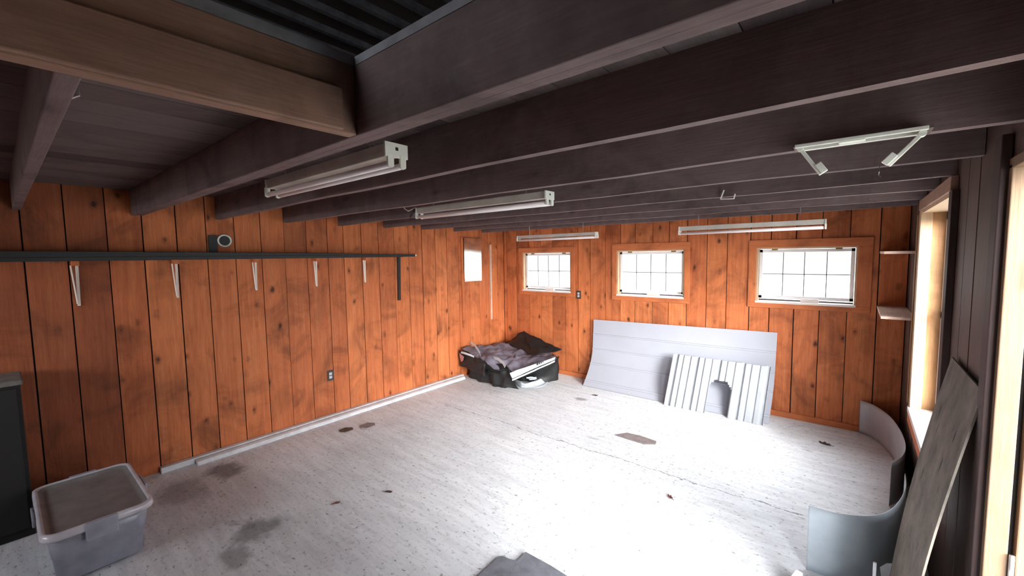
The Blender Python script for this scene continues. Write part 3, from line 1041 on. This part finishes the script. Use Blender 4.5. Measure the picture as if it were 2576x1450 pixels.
def strip(pts, h, name, mat, label, hs=None, lean=0.0):
    P = [Vector((a, b, 0)) for a, b in pts]
    out = []
    n = 10
    for i in range(len(P) - 1):
        p0, p1, p2, p3 = P[max(i - 1, 0)], P[i], P[i + 1], P[min(i + 2, len(P) - 1)]
        for k in range(n):
            t_ = k / n
            out.append(0.5 * ((2 * p1) + (-p0 + p2) * t_ + (2 * p0 - 5 * p1 + 4 * p2 - p3) * t_ ** 2 + (-p0 + 3 * p1 - 3 * p2 + p3) * t_ ** 3))
    out.append(P[-1])
    rows = []
    for i, p in enumerate(out):
        hh = h if hs is None else hs[0] + (hs[1] - hs[0]) * i / (len(out) - 1)
        rows.append([(p.x, p.y, 0.002 + hh * j / 8) for j in range(9)])
    mb = MB().grid(rows)
    return tag(mb.build(name, mat, solid=0.003, smooth=True, fix=False), label, 'metal sheet')


strip([(4.70, -0.03), (4.80, -0.12), (4.90, -0.38), (4.955, -0.75), (4.965, -1.1), (4.93, -1.35), (4.865, -1.50)], 0.33, 'curved_sheet', 'curved',
      'curved dull metal sheet standing on edge in the right corner under the window')
strip([(4.462, -2.60), (4.60, -2.585), (4.74, -2.50), (4.83, -2.34), (4.90, -2.05), (4.915, -1.8)], 0.385, 'curved_sheet', 'curved_blue',
      'curved blue-grey metal sheet standing on edge at lower right in front of the plywood')

# plywood leaning by the door
t = thing('plywood_sheet', (4.9, -2.95, 0.0), 'weathered grey brown plywood leaning on the right wall beside the doorway', 'plywood')
mb = MB()
rows = []
for i in range(13):
    f = i / 12
    z = 1.33 * f
    xb = 4.80 + 0.185 * f - 0.02 * math.sin(math.pi * f)
    rows.append([(xb, -2.64 - 0.64 * j / 6, z) for j in range(7)])
mb.grid(rows)
o = mb.build('ply_face', 'ply', t, solid=0.007, fix=False)

# white offcut and scrap at the lower right
tag(MB().bar((4.742, -2.90, 0.0), (4.742, -2.895, 0.355), 0.013, 0.010, (0, 1, 0)).build('trim_offcut', 'pvc', bevel=0.002), 'short white trim offcut standing at the bottom edge before the blue-grey sheet', 'offcut')
mb = MB().prism([(4.80, -2.626, 0.0), (4.885, -2.626, 0.0), (4.845, -2.626, 0.232), (4.80, -2.626, 0.214), (4.775, -2.626, 0.18)], (0, 0.006, 0))
tag(mb.build('sheet_scrap', 'curved'), 'jagged grey metal scrap standing beside the white offcut', 'scrap')
mb = MB().prism([(4.36, -2.86, 0.0), (4.46, -2.80, 0.0), (4.455, -2.80, 0.10), (4.43, -2.82, 0.12), (4.38, -2.86, 0.03)], (0.004, 0.006, 0))
tag(mb.build('sheet_scrap', 'white_plastic'), 'pale blue-white scrap on the floor left of the blue-grey sheet', 'scrap')

# corner shelves
for z, lab in ((1.815, 'upper small wooden shelf in the right corner'), (1.285, 'lower small wooden shelf in the right corner')):
    tag(MB().box((4.79, -0.88, z - 0.011), (5.0, 0.0, z + 0.011)).build('corner_shelf', 'shelf_wood', bevel=0.002), lab, 'shelf', 'small shelves in the right corner')
tag(MB().box((4.972, -0.93, 0.62), (5.0, -0.89, 2.1)).build('wall_batten', 'jamb', bevel=0.002), 'upright wooden batten between the corner shelves and the right window', 'batten')

# ------------------------------------------------------------------ tarp heap in the corner
TCX, TCY = 0.70, -0.62
foot = [(0.05, -0.10), (0.03, -0.60), (0.06, -1.10), (0.34, -1.20), (0.74, -1.22), (1.06, -1.06), (1.26, -0.82), (1.40, -0.56), (1.40, -0.30), (1.15, -0.12), (0.6, -0.06)]
ctrl = [(0.08, -0.95, 0.44), (0.33, -1.0, 0.37), (0.10, -0.5, 0.43), (0.35, -0.2, 0.42), (0.55, -0.15, 0.46), (1.35, -0.4, 0.36), (1.36, -0.55, 0.34), (1.02, -1.0, 0.20), (0.55, -0.95, 0.38),
        (0.88, -1.0, 0.27), (0.88, -0.5, 0.33), (0.5, -0.4, 0.38), (1.15, -0.75, 0.28), (0.7, -0.7, 0.33), (1.2, -0.25, 0.34)]


def hgt(x, y):
    sw = sh = 0
    for (a, b, h) in ctrl:
        w_ = 1 / ((x - a) ** 2 + (y - b) ** 2 + 0.004) ** 1.6
        sw += w_
        sh += w_ * h
    f = mnoise.noise(Vector((x * 4, y * 4, 0.3))) * 0.045 + abs(mnoise.noise(Vector((x * 9, y * 7, 2.3)))) * 0.05 + mnoise.noise(Vector((x * 22, y * 18, 5.3))) * 0.012
    return sh / sw + f - 0.01


def edge_at(a):
    # distance from the centre to the footprint outline in direction a
    dx, dy = math.cos(a), math.sin(a)
    best = 1.0
    n = len(foot)
    for i in range(n):
        x1_, y1_ = foot[i]
        x2_, y2_ = foot[(i + 1) % n]
        ex, ey = x2_ - x1_, y2_ - y1_
        den = dx * ey - dy * ex
        if abs(den) < 1e-9:
            continue
        t_ = ((x1_ - TCX) * ey - (y1_ - TCY) * ex) / den
        u_ = ((x1_ - TCX) * dy - (y1_ - TCY) * dx) / den
        if t_ > 0 and 0 <= u_ <= 1:
            best = t_
    return best


t = thing('tarp_heap', (0.7, -0.6, 0.0), 'heap of folded black and grey tarpaulin in the far left corner', 'tarpaulin')
NA, NR = 140, 40


def heap_pt(a, f):
    e = edge_at(a)
    lim = 0.90
    if f <= lim:
        r_ = e * f
        x, y = TCX + r_ * math.cos(a), TCY + r_ * math.sin(a)
        z = hgt(x, y)
    else:
        g_ = (f - lim) / (1 - lim)
        r_ = e * (lim + 0.02 * math.sin(g_ * 6 + a * 9) + (1 - lim) * g_ * (0.75 + 0.25 * math.sin(a * 14)))
        r_ = min(r_, e)
        und = max(0.0, math.cos(a - math.radians(-38))) ** 2 * 0.42 + max(0.0, math.cos(a - math.radians(-130))) ** 3 * 0.12
        r_ -= und * min(1.0, g_ * 1.3)
        x, y = TCX + r_ * math.cos(a), TCY + r_ * math.sin(a)
        x0_, y0_ = TCX + e * lim * math.cos(a), TCY + e * lim * math.sin(a)
        z = hgt(x0_, y0_) * (1 - g_) + 0.004
    return (x, y, max(z, 0.004))


rows = [[heap_pt(2 * math.pi * j / NA, f) for j in range(NA)] for f in [0.02 + 0.88 * i / 29 for i in range(30)]]
MB().grid(rows, closed=True).build('grey_cloth', 'tarp_grey', t, smooth=True)
rows = [[heap_pt(2 * math.pi * j / NA, f) for j in range(NA)] for f in [0.895 + 0.105 * i / 15 for i in range(16)]]
MB().grid(rows, closed=True).build('black_side', 'tarp_black', t, smooth=True)


def patch(cs, name, mat, parent, n=14, amp=0.012, seed=0.0, solid=0.004):
    """bilinear cloth patch between 4 corner points with crumple"""
    a, b, c, d = [Vector(p) for p in cs]
    rows = []
    for i in range(n + 1):
        u = i / n
        row = []
        for j in range(n + 1):
            v = j / n
            p = a.lerp(b, u).lerp(d.lerp(c, u), v)
            q = p * 9 + Vector((seed, seed * 2, 0))
            row.append(p + Vector((mnoise.noise(q), mnoise.noise(q + Vector((7, 3, 1))), mnoise.noise(q + Vector((1, 9, 4))))) * amp)
        rows.append(row)
    return MB().grid(rows).build(name, mat, parent, smooth=True, solid=solid, fix=False)


patch([(0.20, -0.22, 0.40), (0.52, -0.17, 0.63), (1.38, -0.36, 0.47), (1.0, -0.52, 0.36)], 'black_flap', 'tarp_black', t, 18, 0.03, 1.0)
patch([(0.52, -0.17, 0.63), (0.95, -0.20, 0.50), (1.38, -0.36, 0.47), (0.9, -0.45, 0.36)], 'black_flap', 'tarp_black', t, 18, 0.03, 4.0)
patch([(0.42, -1.04, 0.36), (0.92, -1.06, 0.33), (1.10, -1.02, 0.004), (0.72, -1.13, 0.004)], 'black_fold', 'tarp_black', t, 18, 0.04, 6.0)

def ribbon(pts, wd, name, mat, parent, dirv=(0, 0, 1)):
    P = [Vector(p) for p in pts]
    dv = Vector(dirv) * wd / 2
    rows = []
    for i in range(len(P) - 1):
        for k in range(6):
            t_ = k / 6
            p = P[i].lerp(P[i + 1], t_)
            rows.append([p - dv, p + dv])
    rows.append([P[-1] - dv, P[-1] + dv])
    return MB().grid(rows).build(name, mat, parent, solid=0.003, fix=False)


# white printed edges of the folded tarpaulin
band = patch([(1.022, -1.065, 0.155), (1.392, -0.575, 0.375), (1.415, -0.59, 0.415), (0.985, -1.075, 0.232)], 'printed_band', 'white_plastic', t, 14, 0.006, 2.0)
patch([(1.042, -1.085, 0.128), (1.405, -0.59, 0.345), (1.402, -0.59, 0.362), (1.035, -1.085, 0.150)], 'lower_band', 'white_plastic', t, 14, 0.005, 3.0)
mb = MB()
A0, A1 = Vector((1.245, -0.80, 0.318)), Vector((1.315, -0.705, 0.360))
for k, (w0, w1) in enumerate(((0.0, 0.2), (0.27, 0.42), (0.5, 0.65), (0.75, 0.85))):
    p, q = A0.lerp(A1, w0), A0.lerp(A1, w1)
    off = Vector((0.01, -0.012, 0))
    mb.prism([p + off, q + off, q + off + Vector((0, 0, 0.030)), p + off + Vector((0, 0, 0.030))], (0.001, -0.001, 0))
mb.build('printed_letters', 'slot', band)
ribbon([(0.068, -0.90, 0.513), (0.21, -0.95, 0.49), (0.323, -1.0, 0.441), (0.409, -1.05, 0.368)], 0.030, 'white_stripe', 'white_plastic', t, (0.5, 0.1, 1))
ribbon([(0.09, -1.13, 0.405), (0.168, -1.14, 0.407), (0.292, -1.14, 0.394), (0.409, -1.12, 0.366)], 0.030, 'white_stripe', 'white_plastic', t)
ribbon([(0.596, -1.0, 0.375), (0.754, -1.05, 0.385), (0.892, -1.10, 0.36), (0.961, -1.14, 0.328)], 0.035, 'white_stripe', 'white_plastic', t, (0.2, 0.3, 1))
mb = MB().prism([(0.085, -1.155, 0.395), (0.19, -1.165, 0.36), (0.17, -1.165, 0.30), (0.12, -1.155, 0.27), (0.088, -1.15, 0.33)], (0, -0.004, 0))
mb.build('pink_patch', 'pink', t)
patch([(0.05, -0.92, 0.47), (0.10, -1.12, 0.46), (0.42, -1.10, 0.37), (0.36, -0.98, 0.43)], 'rolled_fold', 'tarp_grey', t, 12, 0.012, 9.0)
patch([(0.06, -1.13, 0.44), (0.08, -1.14, 0.20), (0.60, -1.16, 0.12), (0.56, -1.10, 0.36)], 'black_fold', 'tarp_black', t, 14, 0.025, 12.0)

# ------------------------------------------------------------------ crumpled white plastic before the heap
LO = [(0.881, -0.82, 0.006), (0.994, -0.898, 0.006), (1.08, -0.935, 0.006), (1.147, -0.896, 0.006), (1.188, -0.821, 0.006), (1.27, -0.793, 0.006), (1.281, -0.684, 0.006), (1.224, -0.493, 0.006), (1.149, -0.352, 0.006)]
UP = [(0.886, -0.829, 0.05), (0.94, -0.837, 0.05), (1.018, -0.873, 0.05), (1.106, -0.877, 0.05), (1.131, -0.79, 0.05), (1.106, -0.642, 0.05), (1.08, -0.487, 0.05), (1.101, -0.395, 0.05), (1.19, -0.431, 0.05)]
FLO = [(0.961, -0.668, 0.06), (1.057, -0.72, 0.06), (1.117, -0.676, 0.06), (1.098, -0.542, 0.06), (1.083, -0.451, 0.06)]
FUP = [(1.004, -0.729, 0.085), (1.013, -0.661, 0.085), (1.097, -0.648, 0.085), (1.082, -0.56, 0.085), (1.025, -0.42, 0.085)]


def resample(P, n):
    out = []
    for i in range(n):
        f = i / (n - 1) * (len(P) - 1)
        k = min(int(f), len(P) - 2)
        out.append(Vector(P[k]).lerp(Vector(P[k + 1]), f - k))
    return out


mb = MB()
for A, B, n, fold in ((LO, UP, 33, 0.030), (FLO, FUP, 17, 0.012)):
    a_, b_ = resample(A, n), resample(B, n)
    rows = []
    for i in range(n):
        row = []
        for j in range(10):
            v = j / 9
            p = a_[i].lerp(b_[i], v)
            p.z = max(0.004, p.z + fold * math.sin(v * math.pi * 2.5 + i * 0.12) * v * (1 - v) * 4 + 0.012 * mnoise.noise(p * 16))
            row.append(p)
        rows.append(row)
    mb.grid(rows)
tag(mb.build('plastic_sheet', 'white_plastic', smooth=True, solid=0.003, fix=False), 'crumpled white plastic sheet on the floor before the dark tarpaulin heap', 'plastic sheet')

# ------------------------------------------------------------------ floor litter
def flake(name, c, pts, h, mat, label, cat, group=None):
    x, y = c
    mb = MB().prism([(x + a, y + b, 0.001) for a, b in pts], (0, 0, h))
    return tag(mb.build(name, mat, bevel=min(0.002, h / 3)), label, cat, group)


flake('slate_slab', (0, 0), [(3.02, -3.86), (3.010, -3.632), (3.028, -3.612), (3.07, -3.61), (3.118, -3.592), (3.114, -3.50), (3.30, -3.50), (3.46, -3.512), (3.70, -3.62), (3.78, -4.1), (3.1, -4.25)], 0.018, 'slate',
      'dark grey slab with a notched corner at the bottom edge of the view', 'slab')
flake('concrete_chip', (2.98, -1.52), [(-0.20, -0.06), (-0.12, 0.06), (0.02, 0.075), (0.19, 0.05), (0.21, -0.02), (0.12, -0.085), (-0.05, -0.075)], 0.006, 'chip', 'flat pinkish grey chip on the middle of the floor', 'chip')
flake('bark_piece', (0.47, -3.19), [(-0.05, -0.06), (-0.06, 0.02), (0.0, 0.07), (0.05, 0.05), (0.05, -0.04), (0.01, -0.07)], 0.008, 'chip_dark', 'dark brown bark piece on the floor near the left wall', 'bark')
flake('stone_chip', (0.58, -3.0), [(-0.06, -0.05), (-0.07, 0.04), (0.0, 0.08), (0.06, 0.05), (0.06, -0.05), (0.0, -0.08)], 0.02, 'chip', 'grey stone chip beside the brown bark piece', 'stone')


def leaf(c, s_, rot, mat, label):
    pts = []
    for i in range(14):
        a = 2 * math.pi * i / 14
        rx = s_ * (1 + (0.25 if i % 2 else -0.1))
        pts.append((rx * math.cos(a), 0.45 * rx * math.sin(a)))
    ca, sa = math.cos(rot), math.sin(rot)
    mb = MB()
    ring = [(c[0] + a * ca - b * sa, c[1] + a * sa + b * ca, 0.003 + 0.014 * abs(math.sin(i * 1.3))) for i, (a, b) in enumerate(pts)]
    n = len(mb.v)
    mb.v += ring + [(c[0], c[1], 0.004)]
    for i in range(14):
        mb.face((n + i, n + (i + 1) % 14, n + 14))
    st = (c[0] - s_ * 1.7 * ca, c[1] - s_ * 1.7 * sa, 0.01)
    mb.bar((c[0] - s_ * 0.8 * ca, c[1] - s_ * 0.8 * sa, 0.006), st, 0.002, 0.002)
    return tag(mb.build('dry_leaf', mat, solid=0.001, fix=False), label, 'leaf', 'dry leaves on the floor')


leaf((3.60, -2.35), 0.028, 2.5, 'leaf', 'dry reddish leaf on the bright floor, the largest leaf right of centre')
leaf((4.45, -0.56), 0.045, 2.8, 'leaf_dark', 'dark dry leaf near the right end of the far wall')
leaf((1.86, -3.62), 0.026, 0.6, 'leaf_dark', 'small dark curled leaf on the floor left of centre')
leaf((1.68, -3.95), 0.024, 1.2, 'leaf', 'small reddish leaf left of centre, nearer the camera')
leaf((2.05, -0.62), 0.03, 0.3, 'leaf_dark', 'dark leaf on the floor before the left foot of the large sheet')

# a tree outside, seen in the mirror
t = thing('tree', (6.0, 5.5, -0.3), 'green tree outside, reflected in the wall mirror', 'tree')
MB().tube([(6.0, 5.5, -0.3), (6.05, 5.55, 1.0), (6.0, 5.5, 1.9)], [0.12, 0.09, 0.05], 10).build('trunk', 'trunk', t, smooth=True)
mb = MB()
for k in range(150):
    a, b = random.uniform(0, 6.28), random.uniform(-1, 1)
    rr = random.uniform(0.5, 1.1)
    c = Vector((6.0 + rr * math.cos(a), 5.5 + rr * math.sin(a), 1.9 + b * 0.8))
    s_ = random.uniform(0.06, 0.16)
    d1 = Vector((random.uniform(-1, 1), random.uniform(-1, 1), random.uniform(-1, 1))).normalized() * s_
    d2 = d1.orthogonal().normalized() * s_ * 0.6
    mb.poly([c - d1, c + d2, c + d1, c - d2])
mb.build('foliage', 'foliage', t, fix=False)
